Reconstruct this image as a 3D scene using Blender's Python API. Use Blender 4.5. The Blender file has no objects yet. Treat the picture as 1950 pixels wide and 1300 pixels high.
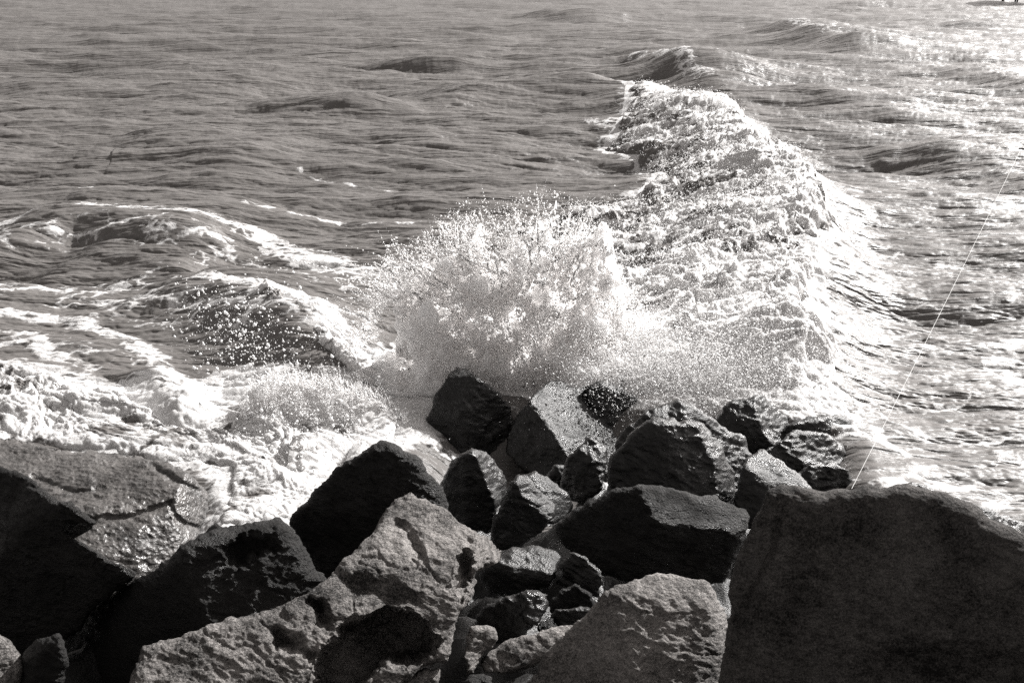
import bpy, math
import numpy as np
from mathutils.geometry import delaunay_2d_cdt
from mathutils import Vector

sc = bpy.context.scene
R = math.radians
# ------------------------------------------------------------------ camera
FPX, PITCH, CAM = 1896.0, R(20.5), np.array([0.0, 0.0, 4.5])     # focal length in px of the 1950 px wide photo
cam = bpy.data.cameras.new("camera"); cam.lens = 35.0; cam.sensor_width = 36.0
cam.clip_start = 0.1; cam.clip_end = 6000
co = bpy.data.objects.new("camera", cam); sc.collection.objects.link(co)
co.location = CAM; co.rotation_euler = (R(90) - PITCH, 0, 0); sc.camera = co
# ------------------------------------------------------------------ light
SUN_EL, SUN_AZ = R(33), R(47)                                     # azimuth clockwise from +Y
w = bpy.data.worlds.new("World"); sc.world = w; w.use_nodes = True
nt = w.node_tree; nt.nodes.clear()
sky = nt.nodes.new("ShaderNodeTexSky"); sky.sky_type = 'NISHITA'; sky.sun_disc = False
sky.sun_elevation = SUN_EL; sky.sun_rotation = SUN_AZ; sky.dust_density = 2.0
bw = nt.nodes.new("ShaderNodeRGBToBW")
tint = nt.nodes.new("ShaderNodeMix"); tint.data_type = 'RGBA'; tint.blend_type = 'MULTIPLY'
tint.inputs[0].default_value = 1.0; tint.inputs[7].default_value = (1.0, 0.94, 0.905, 1)
bg = nt.nodes.new("ShaderNodeBackground"); bg.inputs[1].default_value = 0.095
ow = nt.nodes.new("ShaderNodeOutputWorld")
nt.links.new(sky.outputs[0], bw.inputs[0]); nt.links.new(bw.outputs[0], tint.inputs[6])
nt.links.new(tint.outputs[2], bg.inputs[0]); nt.links.new(bg.outputs[0], ow.inputs[0])
sl = bpy.data.lights.new("sun", 'SUN'); sl.energy = 5.0; sl.angle = R(0.5); sl.color = (1.0, 0.985, 0.965)
so = bpy.data.objects.new("sun", sl); sc.collection.objects.link(so)
SDIR = Vector((math.cos(SUN_EL)*math.sin(SUN_AZ), math.cos(SUN_EL)*math.cos(SUN_AZ), math.sin(SUN_EL)))
so.rotation_euler = SDIR.to_track_quat('Z', 'Y').to_euler()
vs = sc.view_settings; vs.view_transform = 'Standard'; vs.look = 'None'; vs.gamma = 1.0; vs.exposure = 0.72
sc.cycles.use_denoising = False
sc.cycles.max_bounces = 14; sc.cycles.diffuse_bounces = 12; sc.cycles.glossy_bounces = 3
sc.cycles.caustics_reflective = False

# ------------------------------------------------------------------ helpers
sp, cp = math.sin(PITCH), math.cos(PITCH)
def rays(x, y):
    x = np.asarray(x, float); y = np.asarray(y, float)
    u = (x-975)/FPX; v = -(y-650)/FPX
    return np.stack([u, cp + v*sp, -sp + v*cp], -1)
def at_d(x, y, d):
    return CAM + rays(x, y)*np.asarray(d, float)[..., None]
def at_z(x, y, z=0.0):
    r = rays(x, y); d = (np.asarray(z, float)-CAM[2])/r[..., 2]
    return CAM + r*d[..., None]
def d_z(y, z=0.0):
    return float((z-CAM[2])/rays(975, y)[2])
BED_S, BED_Y = 0.31, 8.7
def d_bed(y):                                                    # distance along the view to the sloping rock bank
    r = rays(975, y)
    return float((BED_S*BED_Y - CAM[2])/(r[2] + BED_S*r[1]))

_perm = np.random.RandomState(7).permutation(4096).astype(np.int32)
_g = np.random.RandomState(8).normal(size=(4096, 3)).astype(np.float32); _g /= np.linalg.norm(_g, axis=1, keepdims=True)
def pnoise(P, seed=0):
    P = np.asarray(P, np.float32); i = np.floor(P).astype(np.int32); f = P - i
    u = f*f*f*(f*(f*6-15)+10); out = np.zeros(P.shape[0], np.float32)
    for a in (0, 1):
        ha = _perm[(i[:, 0]+a+seed*131) & 4095]; wa = u[:, 0] if a else 1-u[:, 0]
        for b in (0, 1):
            hb = _perm[(ha+i[:, 1]+b) & 4095]; wb = u[:, 1] if b else 1-u[:, 1]
            for c in (0, 1):
                g = _g[_perm[(hb+i[:, 2]+c) & 4095]]; wc = u[:, 2] if c else 1-u[:, 2]
                out += wa*wb*wc*(g[:, 0]*(f[:, 0]-a)+g[:, 1]*(f[:, 1]-b)+g[:, 2]*(f[:, 2]-c))
    return out*1.5
def fbm(P, octs=4, seed=0, gain=0.5, lac=2.03):
    o = 0; a = 1.0; P = np.asarray(P, np.float32)
    for k in range(octs):
        o = o + a*pnoise(P, seed+k); P = P*lac; a *= gain
    return o
def smooth(a, b, x):
    t = np.clip((x-a)/(b-a), 0, 1); return t*t*(3-2*t)

def mesh_np(name, V, F, mat, parent=None, attrs=None, smooth_shade=True):
    me = bpy.data.meshes.new(name); V = np.asarray(V, np.float32); F = np.asarray(F, np.int32)
    n, k = F.shape
    me.vertices.add(len(V)); me.vertices.foreach_set("co", V.ravel())
    me.loops.add(n*k); me.loops.foreach_set("vertex_index", F.ravel())
    me.polygons.add(n); me.polygons.foreach_set("loop_start", np.arange(0, n*k, k, dtype=np.int32))
    me.polygons.foreach_set("loop_total", np.full(n, k, np.int32))
    me.polygons.foreach_set("use_smooth", np.full(n, smooth_shade, bool))
    for an, av in (attrs or {}).items():
        at = me.attributes.new(an, 'FLOAT', 'POINT'); at.data.foreach_set("value", np.asarray(av, np.float32))
    me.update(calc_edges=True); me.validate()
    me.materials.append(mat)
    o = bpy.data.objects.new(name, me); sc.collection.objects.link(o)
    if parent is not None: o.parent = parent
    return o
def tag(o, label=None, cat=None, group=None, kind=None):
    for k, v in (("label", label), ("category", cat), ("group", group), ("kind", kind)):
        if v: o[k] = v
    return o
def empty(name, loc=(0, 0, 0)):
    o = bpy.data.objects.new(name, None); sc.collection.objects.link(o); o.location = loc; o.empty_display_size = 0.1
    return o
def vnormals(V, F):
    N = np.zeros_like(V)
    for t in ((0, 1, 2),) if F.shape[1] == 3 else ((0, 1, 2), (0, 2, 3)):
        n = np.cross(V[F[:, t[1]]]-V[F[:, t[0]]], V[F[:, t[2]]]-V[F[:, t[0]]])
        for q in t:
            for c in range(3): N[:, c] += np.bincount(F[:, q], n[:, c], len(V))
    return N/np.maximum(np.linalg.norm(N, axis=1, keepdims=True), 1e-12)
def in_poly(x, y, poly):
    ins = np.zeros(len(x), bool); j = len(poly)-1
    for i in range(len(poly)):
        xi, yi = poly[i]; xj, yj = poly[j]
        if yi != yj: ins ^= ((yi > y) != (yj > y)) & (x < (xj-xi)*(y-yi)/(yj-yi)+xi)
        j = i
    return ins
def seg_dist(x, y, pts, closed=False):
    """distance to a polyline, side sign (+ = right of travel), arc parameter 0..1"""
    pts = np.asarray(pts, float); best = np.full(len(x), 1e9); sg = np.zeros(len(x)); par = np.zeros(len(x))
    q = np.vstack([pts, pts[:1]]) if closed else pts
    L = np.r_[0, np.cumsum(np.hypot(*np.diff(q, axis=0).T))]
    for i in range(len(q)-1):
        ax, ay = q[i]; bx, by = q[i+1]; dx, dy = bx-ax, by-ay; l2 = dx*dx+dy*dy+1e-12
        t = np.clip(((x-ax)*dx+(y-ay)*dy)/l2, 0, 1)
        d = np.hypot(x-ax-t*dx, y-ay-t*dy); m = d < best
        best = np.where(m, d, best)
        sg = np.where(m, np.sign((y-ay)*dx-(x-ax)*dy), sg)
        par = np.where(m, (L[i]+t*math.sqrt(l2))/L[-1], par)
    return best, -sg, par

# ------------------------------------------------------------------ materials
def new_mat(name):
    m = bpy.data.materials.new(name); m.use_nodes = True
    n = m.node_tree.nodes; n.clear()
    return m, n, m.node_tree.links
def nd(n, typ, **kw):
    x = n.new(typ)
    for k, v in kw.items():
        if k.startswith("i_"):
            x.inputs[k[2:].replace("_", " ")].default_value = v
        else: setattr(x, k, v)
    return x
def mth(n, l, op, a, b=None, c=None, clamp=False):
    x = n.new("ShaderNodeMath"); x.operation = op; x.use_clamp = clamp
    for i, s in enumerate((a, b, c)):
        if s is None: continue
        if isinstance(s, (int, float)): x.inputs[i].default_value = s
        else: l.new(s, x.inputs[i])
    return x.outputs[0]
def noise(n, l, vec, scale, detail=4, rough=0.55, dist=0.0):
    x = nd(n, "ShaderNodeTexNoise", i_Scale=scale, i_Detail=detail, i_Roughness=rough, i_Distortion=dist)
    l.new(vec, x.inputs["Vector"]); return x
def mapping(n, l, vec, scale=(1, 1, 1), rot=(0, 0, 0)):
    x = nd(n, "ShaderNodeMapping"); x.inputs["Scale"].default_value = scale; x.inputs["Rotation"].default_value = rot
    l.new(vec, x.inputs["Vector"]); return x.outputs[0]
def ramp(n, l, fac, stops):
    x = n.new("ShaderNodeValToRGB"); e = x.color_ramp.elements
    while len(e) < len(stops): e.new(0.5)
    for q, (p, c) in zip(e, stops): q.position = p; q.color = (*c, 1) if len(c) == 3 else c
    l.new(fac, x.inputs[0]); return x.outputs[0]
def warm(v): return (v*1.04, v*0.98, v*0.94)

def rock_mat(name, lo, hi, rough, bump, wet=0.0, spec=0.3):
    m, n, l = new_mat(name)
    geo = nd(n, "ShaderNodeNewGeometry"); pos = geo.outputs["Position"]
    a = mapping(n, l, pos, (1, 1.0, 1.6), (0.5, 0.35, 0.2)); wl = wet > 0.2
    n1 = noise(n, l, pos, 3.5, 6, 0.6); n2 = noise(n, l, a, 30, 6, 0.7); n3 = noise(n, l, pos, 130, 3, 0.7)
    v = mth(n, l, 'ADD', mth(n, l, 'MULTIPLY', n1.outputs[0], 0.45), mth(n, l, 'MULTIPLY', n2.outputs[0], 0.35))
    v = mth(n, l, 'ADD', v, mth(n, l, 'MULTIPLY', n3.outputs[0], 0.30 if wet > 0.2 else 0.46))
    v = mth(n, l, 'SUBTRACT', v, 0.0 if wet > 0.2 else 0.08)
    col = ramp(n, l, v, [(0.44, warm(lo)), (0.55, warm(lo*0.55+hi*0.45)), (0.67, warm(hi))])
    bs = nd(n, "ShaderNodeBsdfPrincipled"); l.new(col, bs.inputs["Base Color"])
    if wet > 0:
        nr = noise(n, l, pos, 5, 3); rr = ramp(n, l, nr.outputs[0], [(0.35, (rough*0.6,)*3), (0.7, (min(1, rough*1.7),)*3)])
        l.new(rr, bs.inputs["Roughness"]); bs.inputs["Coat Weight"].default_value = wet
        bs.inputs["Coat Roughness"].default_value = 0.24
    else: bs.inputs["Roughness"].default_value = rough
    bs.inputs["Specular IOR Level"].default_value = spec
    vor = nd(n, "ShaderNodeTexVoronoi", i_Scale=32.0 if wl else 60.0); l.new(a, vor.inputs["Vector"])
    n4 = noise(n, l, a, 12 if wl else 22, 5 if wl else 8, 0.6 if wl else 0.75)
    hgt = mth(n, l, 'ADD', mth(n, l, 'MULTIPLY', n4.outputs[0], 1.0), mth(n, l, 'MULTIPLY', vor.outputs[0], 0.35))
    hgt = mth(n, l, 'ADD', hgt, mth(n, l, 'MULTIPLY', n3.outputs[0], 0.08 if wl else 0.3))
    b = nd(n, "ShaderNodeBump", i_Strength=bump, i_Distance=0.03); l.new(hgt, b.inputs["Height"])
    l.new(b.outputs[0], bs.inputs["Normal"])
    if wet: l.new(b.outputs[0], bs.inputs["Coat Normal"])
    o = nd(n, "ShaderNodeOutputMaterial"); l.new(bs.outputs[0], o.inputs[0]); return m
M_DRY = rock_mat("dry grey stone", 0.02, 0.40, 0.85, 1.0)
M_PALE = rock_mat("pale dry stone", 0.05, 0.42, 0.85, 0.9)
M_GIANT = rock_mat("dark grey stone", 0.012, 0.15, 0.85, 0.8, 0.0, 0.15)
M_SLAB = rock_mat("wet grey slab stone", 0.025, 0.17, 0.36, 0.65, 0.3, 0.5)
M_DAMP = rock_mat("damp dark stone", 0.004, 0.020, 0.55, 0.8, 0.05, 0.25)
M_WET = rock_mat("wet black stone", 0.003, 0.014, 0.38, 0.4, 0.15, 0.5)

def foam_shader(n, l, pos, scale=1.0, strength=0.6, alb=0.65, ss=0.05):
    """white aerated water: light enters and comes out again a few centimetres on"""
    n1 = noise(n, l, pos, 30*scale, 6, 0.7); v = nd(n, "ShaderNodeTexVoronoi", i_Scale=70.0*scale); l.new(pos, v.inputs["Vector"])
    h = mth(n, l, 'ADD', n1.outputs[0], mth(n, l, 'MULTIPLY', v.outputs[0], 0.4))
    b = nd(n, "ShaderNodeBump", i_Strength=strength, i_Distance=0.03); l.new(h, b.inputs["Height"])
    bs = nd(n, "ShaderNodeBsdfPrincipled"); bs.inputs["Base Color"].default_value = (alb, alb*0.99, alb*0.985, 1)
    bs.inputs["Subsurface Weight"].default_value = 1.0; bs.inputs["Subsurface Radius"].default_value = (1, 1, 1)
    bs.inputs["Subsurface Scale"].default_value = ss; bs.inputs["Roughness"].default_value = 0.55; bs.inputs["Specular IOR Level"].default_value = 0.3
    l.new(b.outputs[0], bs.inputs["Normal"]); return bs.outputs[0]
def foam_mat(name, **k):
    m, n, l = new_mat(name); geo = nd(n, "ShaderNodeNewGeometry")
    o = nd(n, "ShaderNodeOutputMaterial"); l.new(foam_shader(n, l, geo.outputs["Position"], **k), o.inputs[0]); return m


def burst_mat(name, alb=0.985, ss=0.28):
    m, n, l = new_mat(name); geo = nd(n, "ShaderNodeNewGeometry"); pos = geo.outputs["Position"]
    n1 = noise(n, l, pos, 26, 6, 0.7)
    b = nd(n, "ShaderNodeBump", i_Strength=0.3, i_Distance=0.03); l.new(n1.outputs[0], b.inputs["Height"])
    bs = nd(n, "ShaderNodeBsdfPrincipled"); bs.inputs["Base Color"].default_value = (alb, alb*0.99, alb*0.985, 1)
    bs.inputs["Subsurface Weight"].default_value = 1.0; bs.inputs["Subsurface Radius"].default_value = (1, 1, 1)
    bs.inputs["Subsurface Scale"].default_value = ss; bs.inputs["Roughness"].default_value = 0.5; bs.inputs["Specular IOR Level"].default_value = 0.3
    l.new(b.outputs[0], bs.inputs["Normal"])
    o = nd(n, "ShaderNodeOutputMaterial"); l.new(bs.outputs[0], o.inputs[0]); return m
M_BURST = burst_mat("aerated splash water"); M_DROP = burst_mat("spray droplets", 0.99, 0.03); M_FAN = burst_mat("thin splash water", 0.72, 0.035)
def water_mat(name="sea water"):
    m, n, l = new_mat(name); geo = nd(n, "ShaderNodeNewGeometry"); pos = geo.outputs["Position"]
    bs = nd(n, "ShaderNodeBsdfPrincipled"); bs.inputs["Base Color"].default_value = (*warm(0.145), 1)
    bs.inputs["Roughness"].default_value = 0.40; bs.inputs["IOR"].default_value = 1.33
    st = mapping(n, l, pos, (0.16, 1, 1), (0, 0, R(8)))
    r1 = noise(n, l, st, 7, 5, 0.62, 0.4); r2 = noise(n, l, st, 38, 4, 0.6, 0.3)
    r0 = noise(n, l, mapping(n, l, pos, (0.15, 1, 1), (0, 0, R(10))), 1.3, 4, 0.6, 0.4)
    h = mth(n, l, 'ADD', mth(n, l, 'MULTIPLY', r1.outputs[0], 0.036), mth(n, l, 'MULTIPLY', r2.outputs[0], 0.006))
    h = mth(n, l, 'ADD', h, mth(n, l, 'MULTIPLY', r0.outputs[0], 0.36))
    b = nd(n, "ShaderNodeBump", i_Strength=1.0, i_Distance=1.0); l.new(h, b.inputs["Height"])
    l.new(b.outputs[0], bs.inputs["Normal"])
    # foam lace
    at = nd(n, "ShaderNodeAttribute", attribute_name="foam"); fo = at.outputs["Fac"]
    wn = noise(n, l, pos, 0.9, 4, 0.6)
    off = nd(n, "ShaderNodeVectorMath", operation='SCALE'); off.inputs[3].default_value = 1.5
    l.new(wn.outputs["Color"], off.inputs[0])
    ad = nd(n, "ShaderNodeVectorMath", operation='ADD'); l.new(pos, ad.inputs[0]); l.new(off.outputs[0], ad.inputs[1])
    sx = mapping(n, l, ad.outputs[0], (0.62, 1, 0.9), (0, 0, R(-12)))
    def edge(scale, wd):
        v = nd(n, "ShaderNodeTexVoronoi", feature='DISTANCE_TO_EDGE', i_Scale=scale); l.new(sx, v.inputs["Vector"])
        return mth(n, l, 'SUBTRACT', 1.0, mth(n, l, 'DIVIDE', v.outputs[0], wd, clamp=True))
    e1 = edge(1.5, 0.16); e2 = edge(4.2, 0.22)
    n5 = noise(n, l, sx, 3.0, 9, 0.68, 0.5)
    v = mth(n, l, 'ADD', mth(n, l, 'MULTIPLY', e1, 0.42), mth(n, l, 'MULTIPLY', e2, 0.30))
    v = mth(n, l, 'ADD', v, mth(n, l, 'MULTIPLY', mth(n, l, 'SUBTRACT', n5.outputs[0], 0.5), 1.9))
    v = mth(n, l, 'ADD', v, mth(n, l, 'MULTIPLY', fo, 1.75))
    v = mth(n, l, 'SUBTRACT', v, 1.12)
    mask = mth(n, l, 'MULTIPLY', v, 3.4, clamp=True)
    mask = mth(n, l, 'MULTIPLY', mask, mth(n, l, 'MULTIPLY', fo, 12.0, clamp=True))
    mx = nd(n, "ShaderNodeMixShader"); l.new(mask, mx.inputs[0]); l.new(bs.outputs[0], mx.inputs[1])
    l.new(foam_shader(n, l, pos, 0.8, 0.4), mx.inputs[2])
    o = nd(n, "ShaderNodeOutputMaterial"); l.new(mx.outputs[0], o.inputs[0]); return m
M_WATER = water_mat()

# ------------------------------------------------------------------ sea surface (spectral waves + shaped breakers)
class Ocean:
    def __init__(s, L, N, lmin, lmax, rms, wdir, spread, chop, seed, slope=4.0):
        r = np.random.RandomState(seed); k1 = 2*np.pi*np.fft.fftfreq(N, L/N); kx, ky = np.meshgrid(k1, k1, indexing='ij')
        k = np.hypot(kx, ky); k[0, 0] = 1e-6
        lam = 2*np.pi/k; band = smooth(lmin*0.7, lmin*1.3, lam)*(1-smooth(lmax*0.8, lmax*1.3, lam))
        c = (kx*math.sin(wdir)+ky*math.cos(wdir))/k
        P = k**(-slope)*band*(np.abs(c)**spread+0.03); P[0, 0] = 0
        A = np.sqrt(P)*(r.normal(size=(N, N))+1j*r.normal(size=(N, N)))
        f = lambda a: np.fft.ifft2(a).real
        h = f(A); g = rms/h.std()
        s.h = (h*g).astype(np.float32); s.dx = (f(1j*kx/k*A)*g*chop).astype(np.float32); s.dy = (f(1j*ky/k*A)*g*chop).astype(np.float32)
        s.L, s.N = L, N
    def at(s, X, Y):
        u = X/s.L*s.N; v = Y/s.L*s.N; i = np.floor(u).astype(int); j = np.floor(v).astype(int); a = u-i; b = v-j
        i0, i1, j0, j1 = i % s.N, (i+1) % s.N, j % s.N, (j+1) % s.N
        return [F[i0, j0]*(1-a)*(1-b)+F[i1, j0]*a*(1-b)+F[i0, j1]*(1-a)*b+F[i1, j1]*a*b for F in (s.h, s.dx, s.dy)]
OC_A = Ocean(131.0, 1024, 3.5, 30, 0.17, R(13), 12, 1.0, 3, 3.0)
OC_M = Ocean(43.7, 1024, 0.45, 4.5, 0.068, R(11), 22, 1.0, 6, 3.9)
OC_B = Ocean(13.3, 1024, 0.06, 0.6, 0.0105, R(9), 10, 1.0, 4, 3.4)

def wpoly(pts, z=0.0): return at_z([p[0] for p in pts], [p[1] for p in pts], z)[:, :2]
# crest polylines (left to right), height, near width, far width, end taper
CRESTS = [
    (wpoly([(820, 118), (960, 106), (1100, 98), (1200, 92), (1290, 112), (1370, 150), (1440, 170)], 0.5), 0.85, 1.2, 4.0),
    (wpoly([(1370, 36), (1440, 36), (1500, 45), (1580, 62), (1720, 95)], 0.7), 1.0, 2.2, 6.0),
    (wpoly([(880, 20), (960, 12), (1100, 22), (1200, 30)], 0.7), 0.8, 2.5, 7.0),
    (wpoly([(760, 190), (960, 170), (1100, 168), (1200, 160), (1300, 175)], 0.4), 0.60, 1.3, 3.0),
    (wpoly([(-200, 470), (0, 432), (100, 412), (160, 402), (250, 417), (380, 425), (500, 455)], 0.3), 0.40, 0.8, 2.2),
    (wpoly([(60, 560), (200, 535), (300, 525), (400, 540), (480, 566), (560, 610), (650, 660), (720, 680)], 0.4), 0.48, 0.75, 1.4),
    (wpoly([(20, 500), (130, 470), (220, 462), (320, 490), (420, 500)], 0.2), 0.25, 0.5, 1.0),
    (wpoly([(230, 690), (290, 715), (330, 770), (360, 810)], 0.15), 0.22, 0.25, 0.3),
    (wpoly([(1700, 130), (1800, 125), (1950, 150), (2200, 170)], 0.3), 0.4, 1.5, 3.0),
    (wpoly([(1330, 175), (1500, 165), (1650, 185), (1800, 215)], 0.3), 0.35, 1.5, 3.0),
    (wpoly([(1620, 255), (1750, 250), (1950, 300), (2200, 330)], 0.3), 0.35, 1.2, 2.5),
    (wpoly([(-20, 150), (150, 126), (280, 130), (420, 152), (540, 170)], 0.3), 0.24, 2.4, 5.0),
    (wpoly([(350, 190), (500, 176), (640, 190), (760, 212)], 0.3), 0.22, 1.8, 4.0),
    (wpoly([(680, 122), (760, 114), (830, 111), (940, 120)], 0.3), 0.22, 1.8, 4.5),
    (wpoly([(50, 270), (220, 225), (420, 260), (560, 300)], 0.3), 0.26, 1.7, 4.0),
    (wpoly([(560, 270), (760, 265), (950, 290), (1100, 320)], 0.2), 0.20, 1.0, 2.5),
]
MAIN = wpoly([(1215, 165), (1330, 195), (1420, 240), (1500, 315), (1545, 400), (1545, 480), (1500, 570), (1480, 680), (1540, 790)], 0.6)
HOLLOW = wpoly([(330, 620), (380, 700), (420, 770)], 0.0)
def macro(X, Y):
    z = np.zeros(len(X))
    for pts, H, wn, wf in CRESTS:
        for _ in range(3):                                       # round the corners of the crest line
            q = np.empty((2*len(pts)-2, 2)); q[0::2] = 0.75*pts[:-1]+0.25*pts[1:]; q[1::2] = 0.25*pts[:-1]+0.75*pts[1:]
            pts = np.vstack([pts[:1], q, pts[-1:]])
        lo = pts.min(0)-2.6*wf; hi = pts.max(0)+2.6*wf
        k = np.flatnonzero((X > lo[0]) & (X < hi[0]) & (Y > lo[1]) & (Y < hi[1])); Xk, Yk = X[k], Y[k]
        if not len(k): continue
        d, s, t = seg_dist(Xk, Yk, pts)
        wd = np.where(s > 0, wn, wf)                              # + = near side (crests run left to right)
        ch = pts[-1]-pts[0]; tc = ((Xk-pts[0, 0])*ch[0]+(Yk-pts[0, 1])*ch[1])/(ch @ ch)
        ends = smooth(0.0, 0.3, tc)*(1-smooth(0.7, 1.0, tc))*smooth(0, 0.05, t)*(1-smooth(0.95, 1, t))
        z[k] += H*ends*np.exp(-(d/wd)**2)
    d, s, t = seg_dist(X, Y, MAIN)
    wd = np.where(s > 0, 1.9, 0.9)
    hh = 0.35+0.45*smooth(0, .3, t)-0.25*smooth(.65, 1, t)
    z += hh*np.exp(-(d/wd)**2)
    d, s, t = seg_dist(X, Y, HOLLOW); z -= 0.10*np.exp(-(d/0.8)**2)
    return z
# foam on the water: (pixel polyline, half width in metres, density)
FOAM = [
    ([(-80, 440), (160, 404), (300, 425), (450, 432), (560, 470), (700, 505)], 0.45, 0.62),
    ([(-80, 470), (160, 450), (360, 470), (560, 520), (700, 560)], 0.9, 0.42),
    ([(-80, 560), (200, 540), (300, 530)], 0.5, 0.5),
    ([(-80, 590), (150, 590), (330, 600)], 0.35, 0.40),
    ([(360, 535), (480, 562), (560, 607), (650, 655), (740, 670)], 0.26, 0.78, 0.25),
    ([(480, 600), (600, 670), (700, 690), (820, 700)], 0.5, 0.52),
    ([(-80, 610), (100, 620), (220, 660), (290, 700), (330, 770)], 0.22, 0.66),
    ([(-80, 650), (30, 660), (80, 700), (160, 720)], 0.20, 0.6),
    ([(-80, 670), (140, 680), (250, 690)], 0.6, 0.36),
    ([(-80, 740), (100, 760), (300, 790), (420, 820)], 0.6, 0.85),
    ([(200, 830), (420, 860), (520, 930), (460, 990)], 0.6, 0.9),
    ([(560, 870), (640, 830), (760, 800)], 0.7, 0.95),
    ([(400, 740), (560, 760), (700, 740)], 0.5, 0.8),
    ([(150, 560), (300, 610), (420, 600), (480, 640)], 0.8, 0.47),
    ([(160, 374), (215, 366), (280, 356)], 0.14, 0.62),
    ([(455, 392), (560, 400), (680, 412), (860, 420)], 0.13, 0.55),
    ([(560, 308), (650, 325), (760, 350)], 0.14, 0.48),
    ([(600, 470), (720, 520), (900, 560)], 0.5, 0.40),
    ([(1210, 94), (1290, 114), (1345, 140)], 0.6, 0.56, 0.6),
    ([(1430, 35), (1500, 45), (1590, 64)], 1.0, 0.5, 0.7),
    ([(1020, 2), (1060, 4)], 1.5, 0.6),
    ([(1640, 5), (1690, 12)], 1.5, 0.45),
    ([(1000, 175), (1100, 175), (1220, 165)], 0.5, 0.3),
    ([(1150, 245), (1250, 250)], 0.8, 0.5),
    ([(1620, 480), (1750, 490), (1950, 545)], 0.30, 0.44),
    ([(1560, 540), (1700, 560), (1950, 620)], 0.5, 0.33),
    ([(1600, 600), (1760, 610), (1960, 590)], 0.5, 0.36),
    ([(1600, 700), (1720, 700), (1850, 720), (2000, 760)], 0.5, 0.36),
    ([(1990, 640), (1930, 650), (1900, 700), (1960, 740)], 0.25, 0.58),
    ([(1600, 770), (1660, 820), (1680, 850), (1740, 900), (1860, 950), (2000, 990)], 0.16, 0.52),
    ([(1640, 840), (1800, 830), (1880, 850), (2000, 880)], 0.35, 0.42),
    ([(1780, 760), (1860, 790), (1900, 850), (2000, 900)], 0.22, 0.56),
    ([(1640, 900), (1800, 920), (2000, 980)], 0.5, 0.42),
    ([(1640, 790), (1800, 780), (2000, 840)], 0.8, 0.36),
    ([(1700, 210), (1850, 230), (2000, 280)], 0.8, 0.30),
    ([(1800, 60), (1900, 90), (2000, 120)], 3.0, 0.26),
    ([(1730, 330), (1850, 360), (2000, 400)], 0.7, 0.28),
]
FOAMW = [(wpoly(f[0], f[3] if len(f) > 3 else 0.0), f[1], f[2]) for f in FOAM]
BRK = [(1185, 170), (1240, 150), (1330, 178), (1420, 222), (1505, 295), (1560, 350), (1600, 395), (1622, 460), (1565, 505),
       (1585, 600), (1600, 700), (1640, 775), (1560, 785), (1450, 742), (1350, 745), (1250, 735), (1150, 712), (1000, 715), (900, 700), (820, 690), (800, 610), (840, 545),
       (930, 470), (1010, 405), (1060, 368), (1200, 350), (1245, 310), (1205, 262), (1130, 245), (1190, 215)]
BRKW = wpoly(BRK, 0.35)
SHORE = wpoly([(-400, 850), (0, 870), (380, 930), (420, 1020), (560, 1000), (680, 885), (775, 880), (800, 800), (860, 765), (960, 775), (1050, 765), (1200, 780), (1380, 795), (1635, 850), (1655, 955), (1950, 1040), (2600, 1200)])
def foam_density(X, Y):
    f = np.zeros(len(X))
    for pts, hw, de in FOAMW:
        lo = pts.min(0)-1.6*hw; hi = pts.max(0)+1.6*hw
        k = np.flatnonzero((X > lo[0]) & (X < hi[0]) & (Y > lo[1]) & (Y < hi[1]))
        if not len(k): continue
        d, s, t = seg_dist(X[k], Y[k], pts)
        f[k] = np.maximum(f[k], de*(1-smooth(0.35*hw, 1.5*hw, d)))
    d, s, t = seg_dist(X, Y, BRKW, True); ins = in_poly(X, Y, BRKW)
    f = np.maximum(f, np.where(ins, 0.9, 0.50*(1-smooth(0.0, 0.6, d))))
    return f
def sea(X, Y):
    r = np.hypot(X, Y)
    hA, ax, ay = OC_A.at(X, Y); hM, mx, my = OC_M.at(X, Y); hB, bx, by = OC_B.at(X, Y)
    fa = 0.5+0.5*smooth(9, 25, r); fm = 0.6+0.4*smooth(9, 22, r); fb = 1-0.8*smooth(40, 120, r); fc = 1-smooth(25, 60, r)
    z = macro(X, Y)+hA*fa+hM*fm+hB*fb
    d, s, t = seg_dist(X, Y, SHORE); sd = d*s                     # + = inside the rock bank
    z = z*(0.35+0.65*smooth(0.0, -1.6, sd)) - 0.06 - 0.5*smooth(-0.1, 0.75, sd)
    return X-ax*fa-(mx*fm+bx*fb)*fc, Y-ay*fa*fc-(my*fm+by*fb)*fc, z
def polar(az0, az1, naz, r0, r1, nr):
    a = np.linspace(az0, az1, naz); ri = np.linspace(1/r0, 1/r1, nr)
    A, RR = np.meshgrid(a, 1/ri, indexing='ij')
    X = (np.tan(A)*RR).ravel(); Y = RR.ravel()
    i = np.arange(naz*nr).reshape(naz, nr)
    F = np.stack([i[:-1, :-1], i[1:, :-1], i[1:, 1:], i[:-1, 1:]], -1).reshape(-1, 4)
    return X, Y, F
X, Y, F = polar(R(-38), R(38), 1500, 5.5, 420, 1700)
x, y, z = sea(X, Y)
fo = foam_density(X, Y)
lump = fbm(np.stack([X*3, Y*3, X*0], -1), 4, 60)
z = z + np.abs(lump)*0.06*smooth(0.45, 0.9, fo)*(1-smooth(18, 30, Y))
water = mesh_np("water", np.stack([x, y, z], -1), F, M_WATER, attrs={"foam": fo}); tag(water, kind="structure")
far = mesh_np("water", [(-6000, 415, -0.25), (6000, 415, -0.25), (6000, 7000, -0.25), (-6000, 7000, -0.25)], [(0, 1, 2, 3)], M_WATER)
far["kind"] = "structure"

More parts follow.
